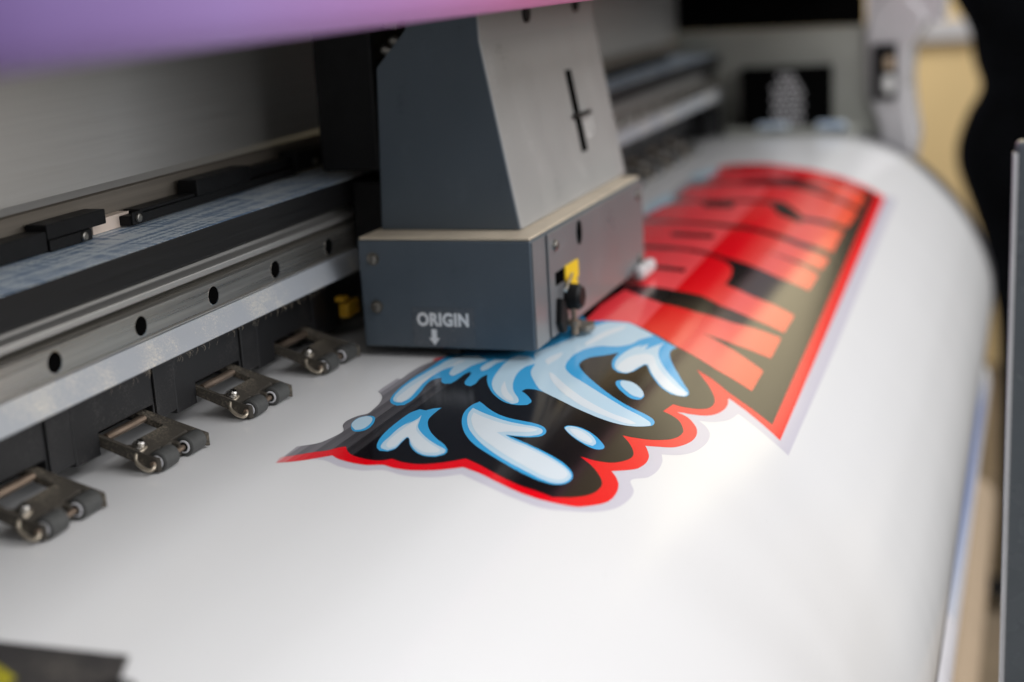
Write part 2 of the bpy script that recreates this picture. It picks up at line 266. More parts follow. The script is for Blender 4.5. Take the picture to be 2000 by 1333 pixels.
# printed outlines, in millimetres on the sheet: x along the rail, s down the sheet from the rail
ART = [
    ('lavender', 0, 50, [(72.5,65),(71.2,75.1),(64.9,85.4),(62,96.7),(64.1,105.5),(59.3,117.4),(59.8,129.4),(66.5,139.5),(59.8,150.8),(53.7,166.1),(53.5,179.3),(61.7,189.9),(69,196.6),(79.9,202.3),(93.1,204.8),(104.2,204.4),(112.3,200.6),(123.6,205.6),(134.2,207.3),(146.1,206.7),(153.3,204.4),(161.3,210.2),(175,215.7),(192,218.2),(204.6,217.2),(210.6,213.6),(212.4,209.2),(221.3,215.4),(235.6,221),(250,223.2),(248.6,255.8),(504.2,250.5),(996.7,236.8),(956.5,224.3),(394.2,237.5),(299.2,224.5),(205.9,192.7),(113.5,180.5),(114.6,120.6),(107.7,78.9)]),
    ('red', 1, 50, [(64.2,55.3),(68.1,63.5),(73.4,70.4),(77.8,75.5),(74.1,80.2),(70.8,86.9),(68.6,95.1),(69.1,99.1),(70,102.9),(67.1,109.1),(65.7,117.4),(67.4,126.3),(71.4,132.9),(74.5,137.1),(69.4,147.2),(64.5,155.6),(60,167.2),(60.1,177),(65.5,188.6),(72.8,194),(83.1,198.5),(94,199.1),(102.5,197.7),(108.5,194.8),(112.3,191.5),(118.9,195.8),(126.1,199.6),(135.4,201.2),(143.3,200.7),(149.1,198.6),(153.5,196.2),(159.1,201.2),(167.4,207),(179.8,211.1),(191.4,212.4),(200.8,210.9),(205.7,207.9),(209,203.7),(208.9,197.9),(214.6,204),(222.2,209.9),(231.5,213.8),(241.8,215.9),(252,216.2),(261.4,214.5),(256.9,248.4),(457.1,242.4),(965.1,226.7),(964.8,211),(962.1,193.2),(959.6,170.1),(966.3,145),(1000,99.1),(998.7,68.5),(970.1,56.3),(891,48.4),(786.7,51.4),(726.6,51.9),(647.8,53.9),(561.6,59.6),(469.2,64.3),(389.9,61.7),(309,63.9),(251.4,68.8),(239.2,57.4),(146.4,71.7),(106.9,74.2),(72.7,54.4)]),
    ('black', 2, 50, [(72.2,54.8),(75.7,59.6),(80.2,64.7),(83.9,70.3),(88.8,73.8),(90.3,76.1),(84.5,79.6),(79.9,84),(76.8,89.8),(74.9,96.4),(75.6,100.4),(78.2,103.5),(75.1,109.1),(73.5,116.8),(75.2,123.1),(79,128.5),(85.1,134.4),(78.6,143.7),(72.2,152.8),(66.7,164.2),(66.1,175),(65.9,179.3),(73.3,186.1),(82.7,191),(91.8,192.3),(98.2,191.3),(104.3,187.5),(109.7,182.6),(114.1,176.3),(115.5,182.3),(119.5,188.3),(126.1,192.2),(133.7,194.5),(140.4,193.9),(148.2,189.7),(153.7,184.7),(156.2,188.9),(162,195.8),(170.8,202.1),(179.8,205.4),(188.4,206.3),(193.5,205),(199.2,201.6),(201.6,197.3),(202,192.3),(216.1,194),(219.1,199.5),(225.9,205.5),(233.8,209.3),(243.6,210.2),(251.6,208.5),(262.1,203),(269.7,197.7),(278.1,192),(273.9,203),(268.4,215.3),(267.3,240.8),(438.4,235.2),(952.1,218.6),(945.5,207.9),(938.9,193),(935.1,173.5),(937.8,149.3),(970.1,104.3),(972.4,73.7),(944.7,61.6),(891,48.4),(786.7,51.4),(726.6,51.9),(647.8,53.9),(561.6,59.6),(469.2,64.3),(389.9,61.7),(309,63.9),(251.4,68.8),(241.3,65.4),(237.6,61.6),(230.8,58.2),(221.2,56.1),(210.5,55.4),(197.3,55.9),(197.5,53.3),(174.4,53.5),(170.7,56.4),(164.5,60),(155.7,62.8),(145.7,64.1),(138.2,64.4),(134,61.5),(126.4,59.6),(119.4,60.6),(111.8,64.6),(107.3,64.9),(98,63.3),(92.1,61),(86.5,54)]),
    ('letter', 3, 14, [(328.8,114),(366.1,111.6),(368.7,110.8),(413.7,115),(397,130.8),(382.1,146.7),(377.4,169),(381.7,190.7),(399.1,219.8),(355.6,221.3),(344.9,201.6),(340.8,181.1),(334.1,200.7),(328.6,221.7),(290.1,222.5),(290.7,201),(302.3,174.9),(319.7,152.8),(330.9,140),(332.6,127.7)]),
    ('letter', 3, 14, [(435.4,97.1),(488.3,93),(539.3,88.6),(549.2,94.7),(544.6,120.9),(534.8,138.1),(527.8,148.3),(516.6,159.5),(502.4,166),(481.2,169.2),(457,170.3),(451.7,190.1),(455.6,218.8),(412.4,219.4),(405.7,199.1),(406.9,177.1),(416.5,163.9),(418.9,148.3),(426.1,128.4)]),
    ('letter', 3, 14, [(566.3,75.8),(657.3,61.9),(655.3,87.2),(646.5,114),(636.7,139.4),(631.2,168),(627.7,192.7),(634.8,216.6),(595.3,216.7),(583.6,196),(577.7,172.1),(576.8,197.1),(577.2,216.7),(528,217.4),(520.2,195.4),(526.2,172.4),(531.9,154.3),(547.4,135.4),(561.4,105.7)]),
    ('letter', 3, 14, [(676.3,59),(734.4,59.6),(758.4,76.1),(758,102.6),(756,129),(755.5,150.6),(721.5,166.9),(715.5,181),(727.5,194),(741.9,213.4),(659.1,215.9),(643.3,190.1),(645.2,165.5),(653.9,136.1),(664.7,97.3)]),
    ('letter', 3, 14, [(780.8,61.9),(845.8,59),(863.2,90.3),(855.5,124.4),(846.1,162.6),(841.2,191.3),(839.7,214.2),(763.2,214.2),(747.9,195.4),(730.4,178.7),(757.4,165.3),(772.5,152),(771.3,117.4),(769.1,87)]),
    ('letter', 3, 14, [(883.6,64.6),(951.6,63.7),(956.4,96.8),(942.4,133.6),(927.3,174.6),(927.6,210.2),(857.8,213.9),(856.5,189.2),(861.3,160.3),(874.4,121.1),(879.3,87.1)]),
    ('black', 4, 50, [(491.3,114.4),(483.4,138.5),(472.1,140),(479.4,116.7)]),
    ('black', 4, 50, [(617.2,97),(609,131.8),(592.7,133.6),(600.1,100.3)]),
    ('black', 4, 50, [(766.3,89.4),(763.1,117.3),(728.7,121.8),(734.1,95.5)]),
    ('black', 4, 50, [(887.8,109.3),(904.7,153.7),(873.6,157.5),(859.1,113.6)]),
    ('black', 4, 14, [(762.8,145),(773.7,156.2),(724.9,182.1),(703.9,181.2),(715.1,161.6)]),
    ('black', 4, 14, [(888.6,94.9),(896.9,121.9),(892.5,160.3),(881.2,185.8),(866.2,164.2),(864.9,122.8)]),
    ('blue', 3, 45, [(236.1,62.2),(216.6,62.3),(201,61.2),(183.9,61.8),(170.4,63.5),(161.4,65.7),(155.4,69),(152.2,73.2),(153.9,76.4),(161.8,77),(174.9,75.6),(188.4,73.2),(197.4,72.8),(201.4,74.6),(201.6,76.3),(194.8,79.1),(191.8,81.8),(192.8,84.7),(197.2,85.4),(210.2,85.4),(214.7,86.2),(213.5,88.1),(206.3,89.4),(196.5,90.9),(191.3,93.5),(189.7,96.5),(193.8,97.4),(203,96.4),(208.8,96.8),(211,97.6),(200.8,101.2),(189,106.6),(177.7,113.1),(168.3,120.4),(163.7,125.9),(162.8,130.8),(164.2,134.9),(169.4,135.2),(175.1,132.4),(180.6,128.6),(184.9,125),(188.9,125.8),(189.5,128.7),(188.7,131.6),(185.5,136.6),(179.6,143.2),(170.4,155.2),(165.9,164.1),(163.8,172.3),(164.7,179.7),(169,186.1),(176.9,191.8),(181.3,192.9),(186,191.7),(188.2,188.7),(190.6,178.6),(194.2,171.3),(201.1,163.1),(211.9,153.6),(222.1,146.2),(231.9,140.6),(238.6,138),(246.2,137.8),(253.1,139.9),(258.6,145.1),(267.5,151.2),(256.5,151.5),(246.8,153.1),(238.3,156.2),(234,160.2),(235.3,163.9),(242.1,166.2),(250.7,167.3),(256.3,168.3),(256.8,169.7),(248.9,172.7),(239.8,177.6),(231,184),(227.8,189.9),(230.9,194.9),(235.7,197.1),(242.3,196),(248.2,192.4),(259.7,186.1),(270.5,180.5),(280.8,176.2),(288.3,174.3),(295.3,174.1),(301,175.2),(301.5,172.9),(311.8,160.1),(322,148.6),(330.8,139.1),(331.6,128),(329,115.8),(351.8,103.4),(312.3,93.9),(285.8,72.4),(248.5,62.6)]),
    ('pale', 4, 60, [(235,66.2),(224,65.4),(210.2,64.1),(192.6,63.1),(177.3,63.8),(164.1,66.2),(158.1,69.6),(157.1,73.4),(164.1,74.5),(177.8,72.7),(195,70),(209.5,69.6),(217.8,71.3),(224.2,74.1),(213.4,76.2),(208.3,78.1),(206,80.7),(213.3,82.1),(226.4,83.4),(237.8,87.7),(246.3,79.3),(243.4,69.9)]),
    ('white_ink', 5, 60, [(235.9,72.8),(221.8,71.5),(207.9,68.5),(187.5,66.9),(171,67.4),(163.1,68.2),(157.8,71.1),(159.2,73.4),(169.2,73.1),(185.8,71),(208.1,70.1),(220.3,72),(235.7,76.4)]),
    ('pale', 4, 60, [(222.7,89.5),(216.8,92.4),(220.8,94),(232.5,94.8),(239.8,98.2),(239.8,91.3),(231.2,89.3)]),
    ('pale', 4, 60, [(240.8,98.7),(215.3,101.1),(198.5,104.7),(187.9,108.9),(178,114.6),(168.6,121.9),(163.6,127.5),(166.2,129.4),(172.4,127.6),(181.8,122.3),(190.7,118.4),(202.7,114.7),(216.8,112.1),(228.7,112.2),(235.8,114.9),(246.8,108.6),(249,101)]),
    ('white_ink', 5, 60, [(201,110.5),(188.6,113.1),(177.1,117.9),(169.3,123.5),(167.8,126.9),(173.6,124.4),(183.8,118.2)]),
    ('pale', 4, 55, [(235.8,114.9),(219.1,118.2),(204.1,124.7),(188.7,133.6),(179.6,143.2),(170.4,155.2),(165.9,164.1),(163.8,172.3),(164.7,179.7),(169,186.1),(175.2,190.7),(178.5,192),(181.9,190.4),(184.2,185.1),(186.9,176.5),(195.7,163),(207.1,150.3),(217.9,140.2),(227.1,134.4),(233.1,132.2),(243.6,130.4),(257.4,130.2),(268.8,132.8),(275.9,138.4),(278.4,147.1),(286.5,152.7),(298.2,154.8),(310.7,159.7),(321.1,148.9),(329.7,139.4),(329.1,128.6),(322.5,125.1),(309.1,119.9),(291.1,118.2),(270,112.5),(256.4,108.3)]),
    ('white_ink', 5, 60, [(219.9,127.7),(209.1,132),(191.3,142.5),(177.2,154.6),(170.1,165.9),(168.2,177.9),(169.5,183.7),(173.2,186.1),(174.4,182.3),(175,172.1),(183.2,158.2),(196.5,145.6),(211.3,135),(218.6,130)]),
    ('white_ink', 5, 60, [(279.3,128.8),(293.3,129.9),(310.1,133.1),(321.2,138.1),(324.1,140.4),(314.7,140.7),(298.5,136.3),(282.2,133.1),(274.9,130.9)]),
    ('white_ink', 5, 60, [(241.8,118.6),(251.3,119.4),(259.8,122.7),(248.8,124.4),(233.1,122.7)]),
    ('pale', 4, 45, [(243.8,155.5),(237,158.6),(235.2,162.4),(237.9,164.9),(249.5,166.7),(257.3,168),(257.7,169.6),(248.5,173.7),(238.1,179.7),(230.3,186.7),(229.2,192.8),(233,196.1),(238.7,196.6),(243.2,191.9),(254.6,182.3),(266.7,174.9),(277.4,170.5),(290.9,167.8),(302.2,167.7),(292.9,164.9),(281.3,161.8),(293.1,161.2),(286,158.9),(279.9,158.7),(288.8,158.1),(280,155.3),(267.4,153.6),(254.8,153.6)]),
    ('white_ink', 5, 60, [(240.8,157.5),(236,161.3),(239.3,164.5),(250.4,166.1),(258.7,167.7),(259.3,169.4),(248.9,174),(238.5,180),(231.3,186.9),(230.2,192.6),(233.7,195.5),(237.8,195.8),(240.5,190),(248.5,182.1),(260.8,173.9),(275,168.2),(275.8,164.1),(267.6,159.4),(255,156.9)]),
    ('blue', 3, 70, [(219.5,162.9),(223.6,164.7),(224.8,169.2),(220.2,175.4),(212.6,179.4),(207.5,180),(203.1,178.4),(202.5,174.6),(207.5,169.2),(213,165.2)]),
    ('pale', 4, 70, [(222.7,165.1),(225,169.2),(220.2,175.4),(212.9,179.2),(207.1,179.3),(206.7,175),(211.3,169.7),(217.3,165.9)]),
    ('blue', 3, 70, [(141.5,160.3),(144.8,161.6),(145.9,167.2),(142.4,174.2),(136.4,180),(133.2,181.9),(129.8,181.6),(127.1,178.8),(128.9,172.4),(133.7,165.8),(138.5,161.8)]),
    ('pale', 4, 70, [(141.1,160.8),(144.6,162.8),(143.9,169.3),(139.5,174.7),(133.8,177.7),(129.5,177.3),(129.5,173),(133.5,166.6),(138.1,162.3)]),
    ('white_ink', 5, 70, [(141.1,162.8),(142.2,166.9),(139.1,172.2),(134.1,175.9),(131.4,175.4),(132.1,171.4),(136.5,165.7)]),
    ('blue', 3, 50, [(164.8,110.8),(158.9,109.1),(148.9,109.4),(137.2,112.4),(124,117.9),(111.6,124.9),(101.1,133.2),(90.1,145),(82,156.1),(77.4,165.8),(76.6,173.5),(79.4,178),(85.1,180.3),(91.8,179.9),(97.4,176.9),(102.3,171.3),(106.6,163.6),(111.3,154.3),(116.3,145.5),(119.1,140.6),(118.8,146),(120.5,151.2),(124.5,154.9),(130.4,155.2),(136,152.4),(138.7,148),(139.9,143.2),(142.1,135),(146.9,126.6),(154.2,119.4),(161.6,113.5)]),
    ('pale', 4, 50, [(154.2,111.3),(145.7,112.4),(134.2,116.1),(121.7,122.1),(110.4,129.7),(98.3,139.9),(88.3,151.1),(81.3,163.1),(78.2,172.3),(79.9,177.2),(85.4,179.5),(91.6,179.2),(96.3,176.2),(100.7,170.4),(105.6,161.8),(110.5,152.4),(114.9,144.5),(119.3,139.8),(119.8,145.7),(122,150.7),(126.7,153.8),(132.2,152.8),(134.7,148.9),(135.3,143.3),(137.2,136),(141.3,127.9),(146.9,119.8),(151.7,114.2)]),
    ('white_ink', 5, 60, [(147.2,114.3),(137.9,116.7),(124.8,122.8),(114.2,129.7),(104.6,138.3),(93.5,150),(85.8,161.6),(81.9,171.1),(82.8,175.9),(87.1,177.9),(91.8,177.6),(95.4,174.9),(99.2,169.5),(103.2,161.9),(108,152.6),(112.2,144.8),(121.3,135.1),(123.8,140),(125.6,146.6),(128.9,150.5),(131.7,150.7),(132,145.8),(132.5,138.4),(135.9,129.8),(140.7,122.1)]),
    ('blue', 3, 45, [(152.4,96.2),(150.3,92.6),(147,90.4),(148.4,86.7),(142.6,84.5),(130.8,84.1),(113.6,84.9),(100.9,87),(91.6,90.3),(87.3,93.5),(86.9,97.5),(90.8,99.4),(99.3,98.6),(106.5,98.1),(105.6,99.4),(97.1,103.6),(88.6,109.7),(83.9,116),(83.7,121),(87.5,123.7),(92.9,122.9),(99.7,118.8),(107.3,112.1),(116.2,105.5),(125.8,100.2),(134.8,97),(144.4,96.2)]),
    ('pale', 4, 45, [(139.7,91.3),(133.5,91.8),(124.1,89.7),(130.8,89.9),(118.1,88.9),(105.8,89.8),(97.1,90.5),(90.9,92.6),(88.1,97),(92,98.9),(100.3,98.2),(107.1,97.8),(106,99.4),(98.2,103.5),(89.3,110.1),(84.9,116.2),(85.3,121),(89,123.1),(93.4,121.7),(99.1,115.4),(106.6,108),(115.5,100.9),(122.9,96.5),(131.8,93.7)]),
    ('white_ink', 5, 60, [(131.7,93),(124.4,91.5),(112.8,91.2),(101.6,91.7),(94.3,93.5),(91.1,96.3),(95.1,97.9),(104.7,97),(108.3,98),(99.3,103.7),(91.8,109.8),(88.1,115.6),(89.3,120.1),(93,119.3),(99.7,112.3),(109.2,103.9),(118.4,97.5)]),
    ('blue', 3, 70, [(117.4,65.6),(123.4,63.4),(130.6,63.1),(134.5,66.1),(134,69.4),(129.6,72.1),(121.2,74.5),(114.2,74.7),(111,72.3),(111.7,69.3)]),
    ('pale', 4, 70, [(118.5,65.4),(123.9,63.5),(130.7,63.5),(134,65.9),(132.7,68.8),(127.8,71.5),(120.2,73),(114.3,72.3),(112.9,69.9)]),
    ('pale', 3, 60, [(695.9,54),(753.3,45.1),(810,48.1),(780.8,61),(726.5,59.3)]),
    ('pale', 3, 60, [(897.7,45.4),(945.7,46.2),(973.7,57.1),(937.2,68.1),(890.3,60.7)]),
]
PROFILE = [(110.0,0.0),(-125.0,0.0),(-131.8,-0.3),(-138.6,-0.5),(-145.3,-0.9),(-152.0,-1.6),(-158.5,-2.6),(-164.9,-3.9),(-171.4,-5.5),(-178.0,-7.5),(-184.9,-9.9),(-191.9,-12.7),(-199.0,-15.8),(-206.0,-19.5),(-213.0,-23.6),(-220.0,-28.2),(-227.0,-33.4),(-234.0,-39.0),(-241.3,-45.5),(-248.7,-52.8),(-255.8,-60.2),(-262.0,-67.0),(-267.2,-73.0),(-271.5,-78.6),(-275.4,-83.9),(-279.0,-89.0),(-282.2,-93.7),(-284.9,-97.9),(-287.6,-102.5),(-290.5,-108.0),(-294.0,-114.9),(-297.7,-122.6),(-301.4,-130.8),(-304.5,-139.0),(-307.1,-147.0),(-309.4,-155.1),(-311.2,-163.4),(-312.5,-172.0),(-313.1,-181.0),(-313.1,-190.3),(-312.7,-199.7),(-312.0,-209.0),(-311.0,-218.4),(-309.6,-227.9),(-308.0,-236.9),(-306.5,-245.0),(-305.1,-251.8),(-303.7,-257.7),(-302.3,-263.0),(-301.0,-268.0),(-299.9,-272.7),(-298.9,-276.9),(-298.0,-280.9),(-297.0,-285.0)]


# ------------------------------------------------------------------ the vinyl sheet and its print
S_OF = [0.0]
for a, b in zip(PROFILE, PROFILE[1:]): S_OF.append(S_OF[-1] + math.hypot(b[0]-a[0], b[1]-a[1]))
S_OF = [v - PROFILE[0][0] for v in S_OF]                      # s = 0 at y = 0, growing towards the operator
def on_sheet(s, h=0.0):
    for i in range(len(PROFILE)-1):
        if s <= S_OF[i+1] or i == len(PROFILE)-2:
            k = (s - S_OF[i])/(S_OF[i+1]-S_OF[i]); a, b = PROFILE[i], PROFILE[i+1]
            ty, tz = b[0]-a[0], b[1]-a[1]; L = math.hypot(ty, tz)
            def nrm(j):
                j0, j1 = max(j-1, 0), min(j+1, len(PROFILE)-1)
                dy, dz = PROFILE[j1][0]-PROFILE[j0][0], PROFILE[j1][1]-PROFILE[j0][1]; l = math.hypot(dy, dz); return (dz/l, -dy/l)
            n0, n1 = nrm(i), nrm(i+1); ny, nz = n0[0]*(1-k)+n1[0]*k, n0[1]*(1-k)+n1[1]*k
            return a[0]+k*ty+ny*h, a[1]+k*tz+nz*h
sheet = thing('vinyl_sheet', 'glossy white vinyl sheet with half printed wave graphic, curving down over the front edge', 'vinyl sheet', (0, -20, 0))
X0, X1 = -330, 1240
bm = NB(); xs = [X0 + (X1-X0)*i/40 for i in range(41)]; cuts = [v for v in S_OF]
rows = [[bm.verts.new((x, on_sheet(s)[0]+20, on_sheet(s)[1])) for s in cuts] for x in xs]
back = [[bm.verts.new((x, on_sheet(s, -0.4)[0]+20, on_sheet(s, -0.4)[1])) for s in cuts] for x in xs]
for i in range(40):
    for j in range(len(cuts)-1):
        bm.faces.new((rows[i][j], rows[i+1][j], rows[i+1][j+1], rows[i][j+1]))
        bm.faces.new((back[i][j], back[i][j+1], back[i+1][j+1], back[i+1][j]))
for k in (0, 40):
    for j in range(len(cuts)-1): bm.faces.new((rows[k][j], rows[k][j+1], back[k][j+1], back[k][j]))
bmesh.ops.recalc_face_normals(bm, faces=bm.faces[:])
obj('sheet', bm, M['vinyl'], sheet, smooth=True)

def sheet_normals(o):
    """the print follows the sheet, so it takes the sheet's own curved normals"""
    me = o.data; uv = me.uv_layers[0].data; ns = [None]*len(me.loops)
    for lp in me.loops:
        s = uv[lp.index].uv[1]/MM; a = on_sheet(s, 0); b = on_sheet(s, 1); ns[lp.index] = (0, b[0]-a[0], b[1]-a[1])
    me.normals_split_custom_set(ns)
def smooth_outline(P, sharp, n=5):
    """closed outline through the points, round except where it turns by more than `sharp` degrees"""
    P = [Vector((a, b, 0)) for a, b in P]; m = len(P); corner = []
    for i in range(m):
        a, b = P[i]-P[i-1], P[(i+1) % m]-P[i]
        corner.append(a.length > 1e-9 and b.length > 1e-9 and math.degrees(a.angle(b)) > sharp)
    out = []
    for i in range(m):
        b, c = P[i], P[(i+1) % m]; a = P[i-1] if not corner[i] else b - (c-b)*0.6; d = P[(i+2) % m] if not corner[(i+1) % m] else c + (c-b)*0.6
        L = (c-b).length
        # centripetal-like tangents keep the curve tight
        def tan(p, q, r2):
            v = (r2-p); 
            return v.normalized()*L if v.length > 1e-9 else Vector((0,0,0))
        t0 = (c-b) if corner[i] else tan(a, b, c); t1 = (c-b) if corner[(i+1) % m] else tan(b, c, d)
        for k in range(n):
            t = k/n; t2, t3 = t*t, t*t*t
            out.append(b*(2*t3-3*t2+1) + t0*(t3-2*t2+t) + c*(-2*t3+3*t2) + t1*(t3-t2))
    return out
def ink_layer(bm, uvl, idx, layer, P, sharp):
    Q = [p.to_2d() for p in smooth_outline(P, sharp)]; n = len(Q)
    V, E_, F, *_r = delaunay_2d_cdt(Q, [], [list(range(n))], 1, 1e-5)
    t = NB(); vs = [t.verts.new((p.x, p.y, 0)) for p in V]
    for q in F: t.faces.new([vs[i] for i in q])
    for s in S_OF[1:-1]:
        bmesh.ops.bisect_plane(t, geom=t.verts[:]+t.edges[:]+t.faces[:], plane_co=(0, s, 0), plane_no=(0, 1, 0), dist=1e-4)
    mp = {}
    for v in t.verts:
        y, z = on_sheet(v.co.y, 0.05 + layer*0.045); mp[v] = (bm.verts.new((v.co.x, y+20, z)), v.co.copy())
    for q in t.faces:
        try: nf = bm.faces.new([mp[v][0] for v in q.verts])
        except ValueError: continue
        nf.material_index = idx; nf.smooth = True
        nf.normal_update()
        for lp, v in zip(nf.loops, q.verts): lp[uvl].uv = (mp[v][1].x*MM, mp[v][1].y*MM)
        if nf.normal.z*0.9 - nf.normal.y*0.44 < 0: nf.normal_flip()
    t.free()
order = ['lavender', 'red', 'black', 'letter', 'blue', 'pale', 'white_ink', 'stripe']
bm = NB(); uvl = bm.loops.layers.uv.new('UVMap')
for name, layer, sharp, P in ART: ink_layer(bm, uvl, order.index(name), layer, P, sharp)
art_o = obj('printed_artwork', bm, [INK[k] for k in order], sheet); sheet_normals(art_o)
# ------------------------------------------------------------------ the printer body
pr = thing('wide_format_printer', 'wide format printer body with brushed metal beam, guide rail and violet top cover', 'printer', (400, 60, -900))
def pbox(name, mat, x0, x1, y0, y1, z0, z1, parent=None, bevel=0):
    return obj(name, box(x0-400, x1-400, y0-60, y1-60, z0+900, z1+900), mat, parent or pr, bevel=bevel)
def pprism(name, mat, pts, x0, x1, parent=None, bevel=0, smooth=False):
    bm = NB(); prism(bm, [(y-60, z+900) for y, z in pts], x0-400, x1-400); return obj(name, bm, mat, parent or pr, bevel=bevel, smooth=smooth)
XL, XR = -420, 1288
# platen and apron under the sheet, with the cabinet below
plat = [(y, z-1.2) for y, z in PROFILE if z > -215] + [(-250, -225), (90, -225), (110, -1.2)]
pprism('platen', M['platen'], plat[:-1], XL, XR)
pbox('cabinet', M['black'], XL, XR, -180, 160, -560, -226)
# beam: back panel, dark flange, ledge tinted with a blue reflection, dark bar, groove, rail, zinc strip
pprism('back_panel', M['alu'], [(49, 110), (51, 113), (51, 420), (75, 420), (75, 110)], XL, XR)
pprism('panel_flange', M['flange'], [(48.2, 97.5), (48.2, 109), (50, 109.8), (75, 109.8), (75, 97.5)], XL, XR)
pprism('top_ledge', M['blue_top'], [(0.5, 92), (75, 93.2), (75, 88), (0.5, 88)], XL, XR)
pprism('dark_bar', M['dark_alu'], [(1, 87.9), (62, 87.9), (62, 78), (3, 77), (0.3, 79), (0.3, 91.2), (0.4, 91.9)], XL, XR, bevel=0.4)
pprism('beam', M['alu'], [(10, 77.8), (62, 77.8), (62, 30), (16, 30), (16, 41), (12, 52), (12, 67), (4, 69), (4, 72), (8, 73.5)], XL, XR, bevel=0.5)
rail = pprism('guide_rail', M['rail'], [(0.9, 67), (0, 66.1), (0, 65.5), (0.7, 65.1), (0.7, 54.4), (0, 54.1), (0, 53.8), (0.8, 53), (11.9, 53), (11.9, 67)], XL, XR)
for i in range(-4, 19):
    x = i*60
    bm = NB(); lathe(bm, (x-400, 0.75-60, 59.7+900), (0, -1, 0), [(0, 4.7), (0.2, 4.65), (0.26, 4.2)], 40)
    obj('rail_hole', bm, M['steel'], rail)
    bm = NB(); lathe(bm, (x-0.35-400, 0.49-60, 59.85+900), (0, -1, 0), [(0, 4.25), (0.05, 4.25)], 40)
    sc_ = obj('rail_screw', bm, M['hole'], rail)
pprism('zinc_strip', M['zinc'], [(1.5, 52.2), (-2.5, 41.5), (-1.0, 40.6), (2.8, 51.4), (11.5, 51.6), (11.5, 52.6)], XL, XR, bevel=0.25)
# lint along the lower edge of the zinc strip
bm = NB()
for i in range(64):
    x = random.choice((48, 96, 131, 150, 172, 205)) + random.gauss(0, 9); L = random.uniform(0.8, 3.2); a = random.uniform(-1, 1)
    tube(bm, [(x-400, -2.1-60, 941.0), (x-400+a*L*0.5, -2.6-60-random.random()*0.6, 940.8-L*0.4), (x-400+a*L, -2.4-60, 940.8-L)], 0.035, 3)
o = obj('lint_fringe', bm, M['rim'], pr); o['kind'] = 'stuff'
# encoder strip holders lying on the ledge
def holder(x0, x1, tall, parts):
    bm = NB()
    for a, b, y0, y1, z0, z1 in parts: bx(bm, a-400, b-400, y0-60, y1-60, z0+900, z1+900)
    return obj('strip_holder', bm, M['black'], pr, bevel=0.5)
holder(0, 0, 0, [(XL, 51.8, 36.5, 47, 93.2, 102), (52, 94.5, 36, 47, 98, 104.7), (52.2, 82.5, 35.5, 47, 93, 97.9)])
holder(0, 0, 0, [(113, 278, 36, 46, 93.4, 98), (113.2, 122, 34.8, 35.9, 93.6, 99.6), (122.2, 171, 36.5, 46, 98.1, 99.8), (171.2, 225, 35, 46, 98.1, 106.3), (225.3, 277.8, 38, 46, 98.6, 103.8), (278.2, 331, 35.5, 46.5, 95, 106.5)])
holder(0, 0, 0, [(480, 700, 36, 46, 93.6, 101), (560, 640, 37, 46, 101.1, 106.5), (760, 1180, 36, 46, 93.6, 101)])
for x, z in ((76, 95.5), (117.5, 96.6), (300, 98), (322, 98)):
    bm = NB(); lathe(bm, (x-400, (34.7 if x == 117.5 else 35.4)-60, 900+z), (0, -1, 0), [(0, 2.2), (1.0, 2.0), (1.3, 1.3)], 20)
    obj('holder_screw', bm, M['dull_screw'], pr)
pbox('spacer_block', M['cream_plastic'], 92, 121, 42, 47.8, 93.0, 99.2)
# black guards in front of which the pinch rollers reach out
guard0 = None
for i in range(-5, 16):
    x0 = 23 + 78*i; x1 = x0 + 77
    if x1 > 1280: break
    bm = NB()
    prism(bm, [(x0-400, 907.5), (x0+17.5-400, 907.5), (x0+17.5-400, 917.5), (x1-18-400, 917.5), (x1-18-400, 909.5), (x1-400, 909.5), (x1-400, 952), (x0-400, 952)], 14.5-60, 44-60, 'y')
    bx(bm, x1-17-400, x1-0.6-400, 13.2-60, 14.6-60, 910.5, 951)
    obj('roller_guard', bm, M['cover_black'], pr, bevel=0.6)
pbox('guard_backing', M['hole'], XL, XR, 46, 60, 2, 30)
pbox('warning_tab', M['amber'], 262, 278, 3, 9, 15, 23.5, bevel=1)
pbox('warning_tab', M['amber'], 258, 264, 3, 9, 25, 28, bevel=0.6)
# violet top cover
prof = [(-159.6, 183.0), (-160.5, 182.6), (-162.5, 183.5), (-166, 190), (-168, 205), (-165, 260), (-150, 330), (-120, 400), (60, 440), (60, 436), (-116.5, 397), (-147.5, 329), (-162.5, 259), (-165.5, 205), (-163.6, 191), (-161, 185)]
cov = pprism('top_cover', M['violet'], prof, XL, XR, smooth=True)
pprism('cover_lining', M['lining'], [(-158.6, 183.2), (-159.5, 183.1), (-160.9, 185.2), (-163.5, 191.2), (-165.4, 205), (-162.4, 258.8), (-147.4, 328.8), (-116.4, 396.7), (60, 435.9), (60, 431), (-114, 394), (-145, 328), (-160, 258), (-163, 205), (-161, 191.4)], XL, XR, cov)  # unseen inner skin, added to keep violet bounce off the beam
